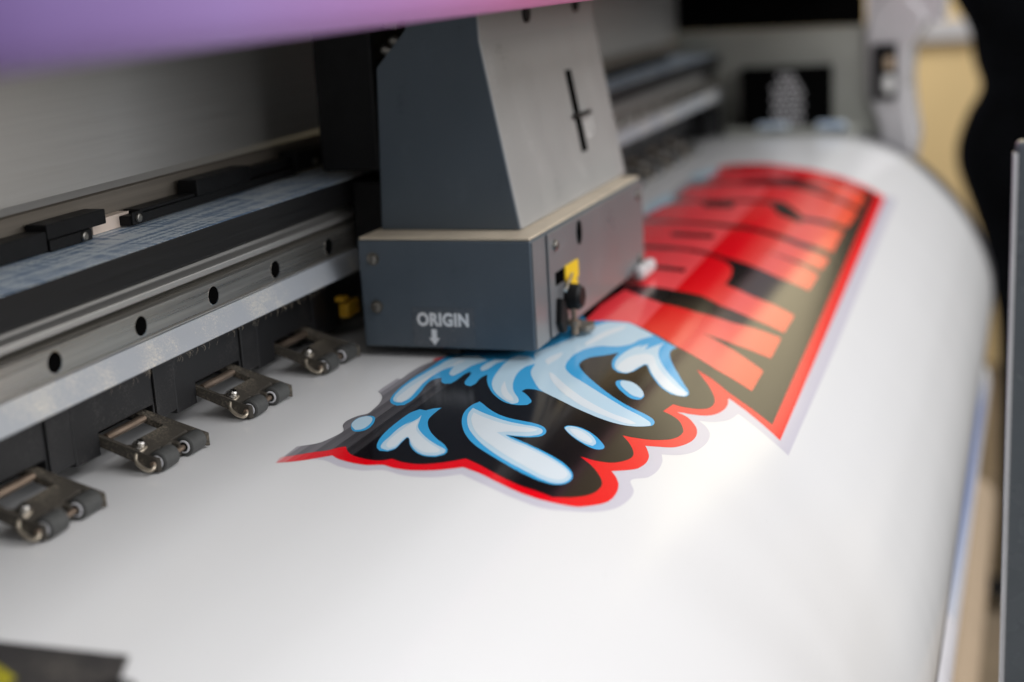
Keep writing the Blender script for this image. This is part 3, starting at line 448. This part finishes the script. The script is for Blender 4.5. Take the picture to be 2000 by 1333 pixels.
# end housing at the far end
eh = pprism('end_panel', M['end_grey'], [(80, -1), (-214, -40), (-214, 118), (80, 118)], 1290, 1310)
pbox('end_window', M['hole'], 1286.5, 1289.8, -166, 74, 119, 300)
pbox('cap_station', M['black'], 1180, 1252, -8, 34, 4, 36, bevel=4)
pbox('cable_guide', M['dark_alu'], 1205, 1286, 4, 30, 62, 84, bevel=5)
pprism('end_top', M['shell'], [(80, 302), (-250, 302), (-250, 119), (-168, 119), (-168, 300.5), (80, 300.5)], 1286, 1420)
pprism('end_shell', M['shell'], [(-190, -62), (-216, -60), (-222, -17), (-216, 20), (-213.5, 50), (-216, 90), (-229, 108), (-236, 122), (-230, 134), (-218, 146), (-216, 170), (-205, 170), (-170, 130), (-168, 110), (-170, 40), (-182, 5)], 1282, 1420, bevel=5)
pbox('maintenance_bay', M['hole'], 1262, 1289, -130, -28, 8, 75)
bm = NB()
prism(bm, [(y-60, z+900) for y, z in [(-64, 9), (-96, 9), (-102, 30), (-98, 55), (-86, 70), (-74, 72), (-66, 60)]], 1256-400, 1261.5-400)
vent = obj('perforated_plate', bm, M['black'], pr, bevel=1)
bm = NB()
for a in range(5):
    for b in range(9):
        y = -67.5 - a*7.0 - (b % 2)*3.5; z = 12 + b*6.8
        if z > 55 and (y > -72 or y < -92): continue
        lathe(bm, (1255.9-400, y-60, z+900), (-1, 0, 0), [(0, 2.5), (0.12, 2.5)], 14)
o = obj('perforation', bm, M['shell'], vent); o['kind'] = 'stuff'
pbox('end_ledge', M['end_grey'], 1245, 1289, -160, -10, -18, 7, bevel=3)
pbox('blue_wiper', M['stripe' if 'stripe' in M else 'blue_top'], 1243, 1252, -150, -118, 6, 14, bevel=1)
pbox('blue_wiper', M['blue_top'], 1243, 1256, -84, -50, 7.2, 13, bevel=1)
sw = pbox('switch_plate', M['black'], 1277, 1281.8, -203, -176, 34, 97, bevel=1)
pbox('push_button', M['white_plastic'], 1271, 1276.9, -200, -188, 42, 62, sw, bevel=2)
pbox('push_button', M['carton'], 1271, 1276.9, -200, -190, 68, 82, sw, bevel=2)
# legs far below
for x in (-200, 1150):
    pbox('leg', M['black'], x-40, x+40, -160, 60, -895, -562)
    pbox('foot', M['black'], x-60, x+60, -330, 200, -900, -895.5)

# ------------------------------------------------------------------ pinch rollers
def slab(bm, x0, x1, y0, y1, th=4.0):
    top = lambda y: 6.1 + 0.34*y
    v = [bm.verts.new(q) for q in ((x0,y0,top(y0)-th),(x1,y0,top(y0)-th),(x1,y1,top(y1)-th),(x0,y1,top(y1)-th),(x0,y0,top(y0)),(x1,y0,top(y0)),(x1,y1,top(y1)),(x0,y1,top(y1)))]
    for a in ((0,3,2,1),(4,5,6,7),(0,1,5,4),(1,2,6,5),(2,3,7,6),(3,0,4,7)): bm.faces.new([v[i] for i in a])
def make_roller(label):
    t = thing('pinch_roller', label, 'pinch roller', (0, 0, 0), 'pinch rollers in a row along the beam')
    top = lambda y: 6.1 + 0.34*y
    bm = NB()
    # one frame outline: long side rails, a window, a plate and three fingers holding the wheels
    out = [(-18.5, 46), (-18.5, -1.5), (-17.2, -3), (-16.2, -1.5), (-16.2, 5.2), (-4.6, 5.2), (-4.0, 0.8), (-2.6, 0.8), (-2.2, 4.2), (2.4, 4.2), (2.8, 0.8), (4.4, 0.8), (5.0, 5.4), (17.2, 5.4), (17.4, -3.5), (18.6, -5), (19.8, -3), (19.8, 46)]
    hole = [(14.6, 46), (14.6, 16.2), (13.6, 15.2), (-9.5, 15.2), (-11, 14.2), (-13, 14.2), (-14.6, 16), (-14.6, 46)]
    pts = out + hole
    A = [bm.verts.new((x, y, top(y)-3.6 if y > 2 else 1.0)) for x, y in pts]; B = [bm.verts.new((x, y, top(y) if y > 2 else 7.2)) for x, y in pts]
    n = len(pts); fs = [bm.faces.new(A), bm.faces.new(B[::-1])]
    for i in range(n): fs.append(bm.faces.new((A[i], B[i], B[(i+1) % n], A[(i+1) % n])))
    bmesh.ops.recalc_face_normals(bm, faces=fs)
    bmesh.ops.triangulate(bm, faces=fs[:2])
    arm = obj('arm', bm, M['arm'], t, bevel=0.45)
    for x0, x1 in ((-16.0, -4.9), (5.2, 17.0)):
        bm = NB(); lathe(bm, (x0, 0, 4.6), (1, 0, 0), [(0, 3.9), (0.5, 4.55), (x1-x0-0.5, 4.55), (x1-x0, 3.9)], 36)
        wh = obj('wheel', bm, M['rubber'], t, smooth=False)
        bm = NB(); lathe(bm, (x0-0.35, 0, 4.6), (1, 0, 0), [(0, 2.75), (0.2, 2.95), (0.34, 2.95)], 28); obj('bush', bm, M['bush'], wh)
        bm = NB(); lathe(bm, (x0-0.5, 0, 4.6), (1, 0, 0), [(0, 2.0), (0.14, 2.15)], 24); obj('hub', bm, M['black'], wh)
    bm = NB(); lathe(bm, (-19.6, 0, 4.6), (1, 0, 0), [(0, 1.0), (0.3, 1.25), (38.5, 1.25), (38.8, 1.0)], 16); obj('axle', bm, M['brass'], t, smooth=False)
    bm = NB(); lathe(bm, (-14.5, 25.5, 13.6), (1, 0, 0), [(0, 1.9), (29, 1.9)], 18); obj('hinge_pin', bm, M['brass'], t)
    # screw with washer on a slightly raised boss
    d = Vector((0, -0.32, 0.947)); p = Vector((-12.2, 10.6, top(10.6)))
    bm = NB(); lathe(bm, p, d, [(0, 3.4), (0.7, 3.4), (0.7, 3.0), (0.9, 2.9)], 24); ws = obj('washer', bm, M['steel'], t)
    bm = NB(); lathe(bm, p + d*0.9, d, [(0, 2.9), (0.5, 2.8), (0.5, 2.15), (1.4, 2.2), (2.2, 1.7), (2.45, 0.7)], 24); bx_c = bm
    obj('screw', bm, M['steel'], t)
    bm = NB(); s1 = Vector((1, 0, 0)); q = p + d*3.32
    for a in (0.5, 0.5 + math.pi/2):
        e = Vector((math.cos(a), math.sin(a)*0.94, math.sin(a)*0.32))*1.3; tube(bm, [q-e, q+e], 0.24, 6)
    obj('screw_cross', bm, M['hole'], t)
    bm = NB(); tube(bm, spline([(-11.5, 7.8, 9.6), (-14.6, 7.6, 9.0), (-18.2, 8.2, 8.4), (-20.6, 7.0, 6.0), (-21.6, 3.4, 3.6), (-21.4, 0.2, 2.8), (-20.2, -0.9, 3.6), (-18.6, -0.2, 4.5)], 6), 0.85, 10)
    obj('spring_wire', bm, M['wire'], t, smooth=True)
    return t
def copy_tree(o, parent=None):
    c = o.copy(); C.objects.link(c)
    if parent: c.parent = parent
    for ch in list(o.children): copy_tree(ch, c)
    return c
RL = {0: 'pinch roller nearest the camera, blurred, cut by the left edge of the photo',
      1: 'second pinch roller from the left, with the dark window, above the blank vinyl',
      2: 'sharpest pinch roller, between the dark-windowed one and the one beside the carriage',
      3: 'pinch roller right beside the lower left corner of the print carriage',
      11: 'first blurred pinch roller to show beyond the right side of the carriage',
      12: 'second blurred pinch roller beyond the carriage, counted away from it',
      13: 'third blurred pinch roller beyond the carriage, counted away from it',
      14: 'farthest pinch roller, very blurred, next to the far end of the printer'}
proto = None
for i, lab in RL.items():
    if proto is None: proto = make_roller(lab); o = proto
    else: o = copy_tree(proto)
    o['label'] = lab; o.location = Vector((-18.5 + 78*i + random.uniform(-0.6, 0.6), -11.0 + random.uniform(-0.7, 0.7), 0.02))*MM
    o.rotation_euler = (math.radians(random.uniform(-0.6, 0.3)), 0, math.radians(random.uniform(-1.6, 1.6)))
    for ch in o.children:                                      # each screw was last turned to another angle
        if ch.name.startswith('wheel'): ch.rotation_euler.x = 0

# ------------------------------------------------------------------ print carriage
CX, CY, CZ = 345, -65, 4
ca = thing('print_carriage', 'dark grey print head carriage with sloped front marked ORIGIN', 'print carriage', (CX, CY, CZ))
def cb(name, mat, x0, x1, y0, y1, z0, z1, parent=None, bevel=0):
    return obj(name, box(x0-CX, x1-CX, y0-CY, y1-CY, z0-CZ, z1-CZ), mat, parent or ca, bevel=bevel)
BX0, BX1, BY0, BY1, BZ0, BZ1 = 237.5, 460, -115, -18, 6, 65.5
bm = NB(); prism(bm, [(BX0-CX, BY0-CY), (BX1-CX, BY0-CY), (BX1-CX, BY1-CY), (BX0-CX, BY1-CY)], BZ0-CZ, BZ1-1.6-CZ, 'z')
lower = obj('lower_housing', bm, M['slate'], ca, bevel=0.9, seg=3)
# lid edge: the folded rim round the top, its lit beige painted in
bm = NB(); prism(bm, [(BX0+0.6-CX, BY0+0.6-CY), (BX1-0.6-CX, BY0+0.6-CY), (BX1-0.6-CX, BY1-0.6-CY), (BX0+0.6-CX, BY1-0.6-CY)], BZ1-1.5-CZ, BZ1-CZ, 'z')
obj('housing_lid', bm, M['rim'], ca, bevel=0.5)
# front plate standing a little proud, with its seam
cb('front_plate', M['slate_mid'], 262, BX1-1, BY0-1.6, BY0-0.05, BZ0+1, BZ1-2.5, bevel=0.5)
cb('corner_plate', M['slate_mid'], BX0+1.2, 259.5, BY0-0.8, BY0-0.05, BZ0+0.5, BZ1-2.5, bevel=0.4)
# upper housing: side profile extruded along the rail
UX0, UX1 = 260, 471
prof_u = [(-22, 65.7), (-102.7, 65.7), (-85.2, 164.3), (-84, 232), (-50, 232), (-44, 172), (-26, 152.5)]
bm = NB(); prism(bm, [(y-CY, z-CZ) for y, z in prof_u], UX0+1.6-CX, UX1-CX)
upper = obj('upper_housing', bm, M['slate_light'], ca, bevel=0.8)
bm = NB(); prism(bm, [(y-CY, z-CZ) for y, z in [(-22.5, 65.8), (-102, 65.8), (-84.8, 163.9), (-83.5, 231.5), (-50.5, 231.5), (-44.5, 171.6), (-26.5, 152.2)]], UX0-CX, UX0+1.5-CX)
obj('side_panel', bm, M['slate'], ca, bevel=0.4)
# slot, pointer and scale marks on the slope
SN = Vector((0, -98.6, 17.5)).normalized()
def slope_pt(x, z, h=0.0):
    k = (z-65.7)/98.6; return Vector((x, -102.7+17.5*k, z)) + SN*h - Vector((CX, CY, CZ))
def slope_patch(bm, x0, x1, z0, z1, h0, h1, dx=0):
    c = [slope_pt(x, z, h) for h in (h0, h1) for x, z in ((x0, z0), (x1, z0), (x1+dx, z1), (x0+dx, z1))]; v = [bm.verts.new(q) for q in c]
    fs = [bm.faces.new([v[i] for i in a]) for a in ((3,2,1,0),(4,5,6,7),(0,1,5,4),(1,2,6,5),(2,3,7,6),(3,0,4,7))]
    bmesh.ops.recalc_face_normals(bm, faces=fs)
bm = NB(); slope_patch(bm, 389.5, 401, 90, 139, 0.05, 0.35); obj('slot', bm, M['hole'], upper)
bm = NB(); slope_patch(bm, 384, 418, 110.4, 112.8, 0.5, 2.4); obj('slot_pointer', bm, M['black'], upper)
bm = NB()
for x0, x1, z0, z1 in ((407, 408.6, 97, 106), (408.8, 414, 104.6, 106), (408.8, 413, 101.2, 102.4), (408.8, 415, 97, 98.4), (419, 420.2, 98, 107), (420.4, 424, 105.8, 107), (420.4, 423.4, 102, 103.2)): slope_patch(bm, x0, x1, z0, z1, 0.05, 0.3)
obj('scale_marks', bm, M['white_plastic'], upper)
for x, z in ((336, 175), (430, 177)):
    bm = NB(); lathe(bm, (x-CX, -85.2-CY, z-CZ), (0, -1, 0), [(0, 5.4), (1.4, 5.2), (1.8, 3.8)], 24); obj('screw', bm, M['black'], upper)
# the dark carrier behind the housing that rides on the rail and reaches over the ledge
cb('carrier', M['black'], 266, 448, -21.5, 14, 96.5, 238, bevel=2)
cb('rail_slider', M['black'], 272, 440, -17.5, -0.6, 52, 90, bevel=1)
# front face fittings
def obround(bm, cx, cz, rx, rz, y0, y1, n=32):
    prism(bm, [(cx+rx*math.copysign(abs(math.cos(t))**0.9, math.cos(t))-CX, cz+rz*math.sin(t)-CZ) for t in [2*math.pi*k/n for k in range(n)]], y0-CY, y1-CY, 'y')
bm = NB(); obround(bm, 317, 54.4, 4.6, 6.8, BY0-2.0, BY0-1.7); obj('front_hole', bm, M['hole'], ca)
for x, z in ((272, 55.5), (446, 55), (446, 14)):
    bm = NB(); lathe(bm, (x-CX, BY0-1.6-CY, z-CZ), (0, -1, 0), [(0, 3.0), (1.3, 2.8), (2.0, 1.8)], 24); obj('screw', bm, M['dull_screw'], ca)
cb('latch_slot', M['hole'], 271, 286, BY0-1.9, BY0-1.65, 33.5, 40.5)
bm = NB(); prism(bm, [(q[0]-CX, q[1]-CZ) for q in [(287, 33), (287, 41), (311, 40.5), (311, 31), (307, 30.5), (309, 27), (305, 25.5), (299, 29), (293, 29)]], BY0-2.4-CY, BY0-1.65-CY, 'y'); obj('yellow_label', bm, M['yellow'], ca)
bm = NB(); tube(bm, [(274-CX, BY0-6-CY, 30.5-CZ), (284-CX, BY0-5-CY, 33-CZ), (296-CX, BY0-3-CY, 35-CZ)], 1.0, 10); obj('latch_lever', bm, M['steel'], ca)
kn = NB(); lathe(kn, (290-CX, BY0-1.7-CY, 23.5-CZ), (0, -1, 0), [(0, 6.8), (2, 7.4), (7, 7.0), (9, 5.4)], 28); obj('latch_knob', kn, M['black'], ca)
bm = NB(); prism(bm, [(q[0]-CX, q[1]-CZ) for q in [(271, 27), (277, 24), (281, 15), (278, 7), (273, 7), (268, 14)]], BY0-5-CY, BY0-1.7-CY, 'y'); obj('latch_plate', bm, M['black'], ca, bevel=0.6)
bm = NB(); lathe(bm, (287-CX, BY0-6-CY, 3.2-CZ), (0, 0, 1), [(0, 2.2), (5, 2.2), (5, 3.4), (8, 3.4), (8, 1.4), (16, 1.4)], 18); obj('adjuster', bm, M['brass'], ca)
bm = NB(); prism(bm, [(q[0]-CX, q[1]-CY) for q in [(292, BY0-1.7), (292, BY0-11), (300, BY0-13.5), (309, BY0-11), (311, BY0-1.7)]], 2.6-CZ, 5.6-CZ, 'z'); obj('adjuster_foot', bm, M['dull_screw'], ca, bevel=0.5)
cb('end_clip', M['shell'], 428, 462, BY0-9, BY0-1.7, 2.6, 11.5, bevel=3)
cb('nozzle_plate', M['black'], 250, 450, -104, -34, 2.0, 5.9, bevel=0.6)
bm = NB(); lathe(bm, (240-CX, -62-CY, 4.6-CZ), (1, 0, 0), [(0, 1.2), (1, 2.0), (9, 2.0)], 16); obj('cable_end', bm, M['black'], ca)
cb('cable_end', M['black'], 238, 248, -72, -64, 2.6, 5.8, bevel=0.8)
# side screws, label and lettering
for y, z in ((-26.3, 54), (-26.5, 28)):
    bm = NB(); lathe(bm, (BX0-CX, y-CY, z-CZ), (-1, 0, 0), [(0, 3.6), (0.5, 3.6), (0.5, 2.7), (1.8, 2.5), (2.2, 1.5)], 24); obj('screw', bm, M['dull_screw'], ca)
lab = cb('origin_label', M['label_dark'], BX0-0.16, BX0-0.02, -82, -46.5, 7.2, 28.2)
tc_ = bpy.data.curves.new('origin_text', 'FONT'); tc_.body = 'ORIGIN'; tc_.size = 8.2*MM; tc_.extrude = 0.04*MM; tc_.offset = 0.36*MM; tc_.align_x = 'CENTER'; tc_.space_character = 1.06
to = bpy.data.objects.new('origin_text_source', tc_); C.objects.link(to); bpy.context.view_layer.update()
me = bpy.data.meshes.new_from_object(to.evaluated_get(bpy.context.evaluated_depsgraph_get())); bpy.data.objects.remove(to)
me.transform(Matrix(((0, 0, -1, 0), (-1, 0, 0, 0), (0, 1, 0, 0), (0, 0, 0, 1))))
xs_ = [v.co.y for v in me.vertices]; wid = max(xs_)-min(xs_); me.transform(Matrix.Diagonal((1, 0.0294/wid, 1.15, 1)))
zs_ = [v.co.z for v in me.vertices]
me.transform(Matrix.Translation(((BX0-0.26-CX)*MM, (-64.2-CY)*MM, (18.0-CZ)*MM - min(zs_))))
me.materials.append(M['ink_text']); o = bpy.data.objects.new('lettering', me); C.objects.link(o); o.parent = lab
bm = NB(); prism(bm, [(y-CY, z-CZ) for y, z in [(-57.2, 16.4), (-57.2, 11.6), (-55.6, 11.6), (-58.7, 7.8), (-61.8, 11.6), (-60.2, 11.6), (-60.2, 16.4)]], BX0-0.30-CX, BX0-0.18-CX); obj('arrow', bm, M['ink_text'], lab)
# connector stubs behind the side panel
for y, z, L in ((-36, 174, 7), (-40, 164, 8), (-33, 160, 6)):
    bm = NB(); lathe(bm, (UX0+4-CX, y-CY-3, z-CZ), (-0.2, 0.9, 0.3), [(0, 2.4), (1, 3.0), (L, 3.0), (L+1.5, 1.8)], 16); obj('cable_joint', bm, M['dull_screw'], ca)

# ------------------------------------------------------------------ media holder plate, near left
mp_ = thing('media_holder_plate', 'dark metal media holder plate with yellow sticker on vinyl, near left corner', 'media holder', (-160, -80, 0))
bm = NB()
prism(bm, [(q[0]+160, q[1]+80) for q in [(-116, 10), (-114.5, -101), (-128, -107), (-300, -118), (-300, 10)]], 0.3, 1.6, 'z')
obj('plate', bm, M['plate'], mp_, bevel=0.4)
bm = NB(); prism(bm, [(q[0]+160, q[1]+80) for q in [(-127.5, -40), (-128.5, -62), (-136, -76), (-190, -84), (-190, -40)]], 1.65, 1.85, 'z'); obj('yellow_sticker', bm, M['dull_yellow'], mp_)
bm = NB(); lathe(bm, (-138+160, -112+80, 0.3), (0, 0, 1), [(0, 6), (3, 6), (3.6, 5)], 24); obj('rivet', bm, M['black'], mp_)

# ------------------------------------------------------------------ grey post in front, at the right edge
po = thing('grey_post', 'blue grey painted metal post standing close in front of the apron, right edge', 'post', (126, -370, -900))
bm = NB(); prism(bm, [(q[0]-126, q[1]+370) for q in [(121, -349.8), (131, -349.8), (131, -390), (121, -390)]], 0, 1025, 'z')
obj('post_body', bm, M['post'], po, bevel=2, seg=4)
bm = NB(); prism(bm, [(q[0]-126, q[1]+370) for q in [(119.6, -349.6), (120.6, -349.0), (125, -349.0), (125, -349.7), (121.2, -349.7), (120.8, -351)]], 2, 1021, 'z')
obj('edge_trim', bm, M['post_edge'], po)  # thin pale strip standing in for the edge highlight

# ------------------------------------------------------------------ behind: black cloth, wall rail, cardboard tube, caster
bm = NB(); rows = []
prof_c = [(-900, -315), (-472, -303), (-349, -290), (-281, -276), (-212, -253), (-153, -233), (-111, -231), (-62, -246), (-21, -266), (20, -254), (69, -246), (118, -220), (160, -212), (230, -222), (285, -240)]
pts = spline([(0, y, z) for z, y in prof_c], 4)
for j in range(26):
    k = j/25; row = []
    for p in pts:
        fold = 26*math.sin(j*1.35 + p.z*0.004)*min(1, k*5)
        row.append(bm.verts.new((2050 + abs(fold) + 6*math.sin(p.z*0.02+j), p.y - k*760 - 0.02*k*p.z, p.z)))
    rows.append(row)
for A, B in zip(rows, rows[1:]):
    for i in range(len(A)-1): bm.faces.new((A[i], A[i+1], B[i+1], B[i]))
bmesh.ops.solidify(bm, geom=bm.faces[:], thickness=12)
o = obj('black_cloth', bm, M['cloth'], None, smooth=True); tag(o, 'black cloth hanging in folds beyond the far end of the printer', 'cloth')
# take-up roll low in front of the cabinet, wound with vinyl; a soft blue reflection is painted on as a band
tr = thing('take_up_roll', 'roll of wound pale vinyl with soft blue band, low behind the curved sheet edge', 'vinyl roll', (500, -272, -290))
bm = NB(); lathe(bm, (-900, 0, 0), (1, 0, 0), [(0, 22), (0, 40), (1650, 40), (1650, 22)], 72); obj('wound_vinyl', bm, M['vinyl_dull'], tr)
bm = NB(); lathe(bm, (-930, 0, 0), (1, 0, 0), [(0, 16), (0, 20), (1710, 20), (1710, 16)], 40); obj('core', bm, M['carton'], tr)
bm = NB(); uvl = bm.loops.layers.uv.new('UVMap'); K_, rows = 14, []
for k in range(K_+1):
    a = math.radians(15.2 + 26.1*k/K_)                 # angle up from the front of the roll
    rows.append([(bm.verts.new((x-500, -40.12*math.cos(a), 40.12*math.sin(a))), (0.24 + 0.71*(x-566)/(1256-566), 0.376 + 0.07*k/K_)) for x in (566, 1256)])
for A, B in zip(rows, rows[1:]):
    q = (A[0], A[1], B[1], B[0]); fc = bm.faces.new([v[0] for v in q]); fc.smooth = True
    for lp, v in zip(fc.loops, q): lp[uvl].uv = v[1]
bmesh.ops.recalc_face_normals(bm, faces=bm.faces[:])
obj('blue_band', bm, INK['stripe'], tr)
tag(obj('wall_rail', box(3560, 3599, -1400, 600, -32, 22), M['shell'], None, bevel=4), 'pale grey rail running along the beige wall', 'rail')
bm = NB(); lathe(bm, (-300, -280, -560), (1, 0, 0), [(0, 26), (0, 34), (1900, 34), (1900, 26)], 40)
tag(obj('cardboard_tube', bm, M['carton'], None, smooth=False), 'bare tan cardboard tube running along below the wound vinyl roll', 'tube')
bm = NB()
for yy in (-322, -290): lathe(bm, (2000, yy, -872), (0, 1, 0), [(0, 22), (3, 27), (17, 27), (20, 22)], 24)
bx(bm, 1990, 2010, -301.5, -290.5, -872, -800)
tag(obj('caster', bm, M['black'], None, bevel=1), 'black twin wheel caster on the floor seen beside the grey post', 'caster')
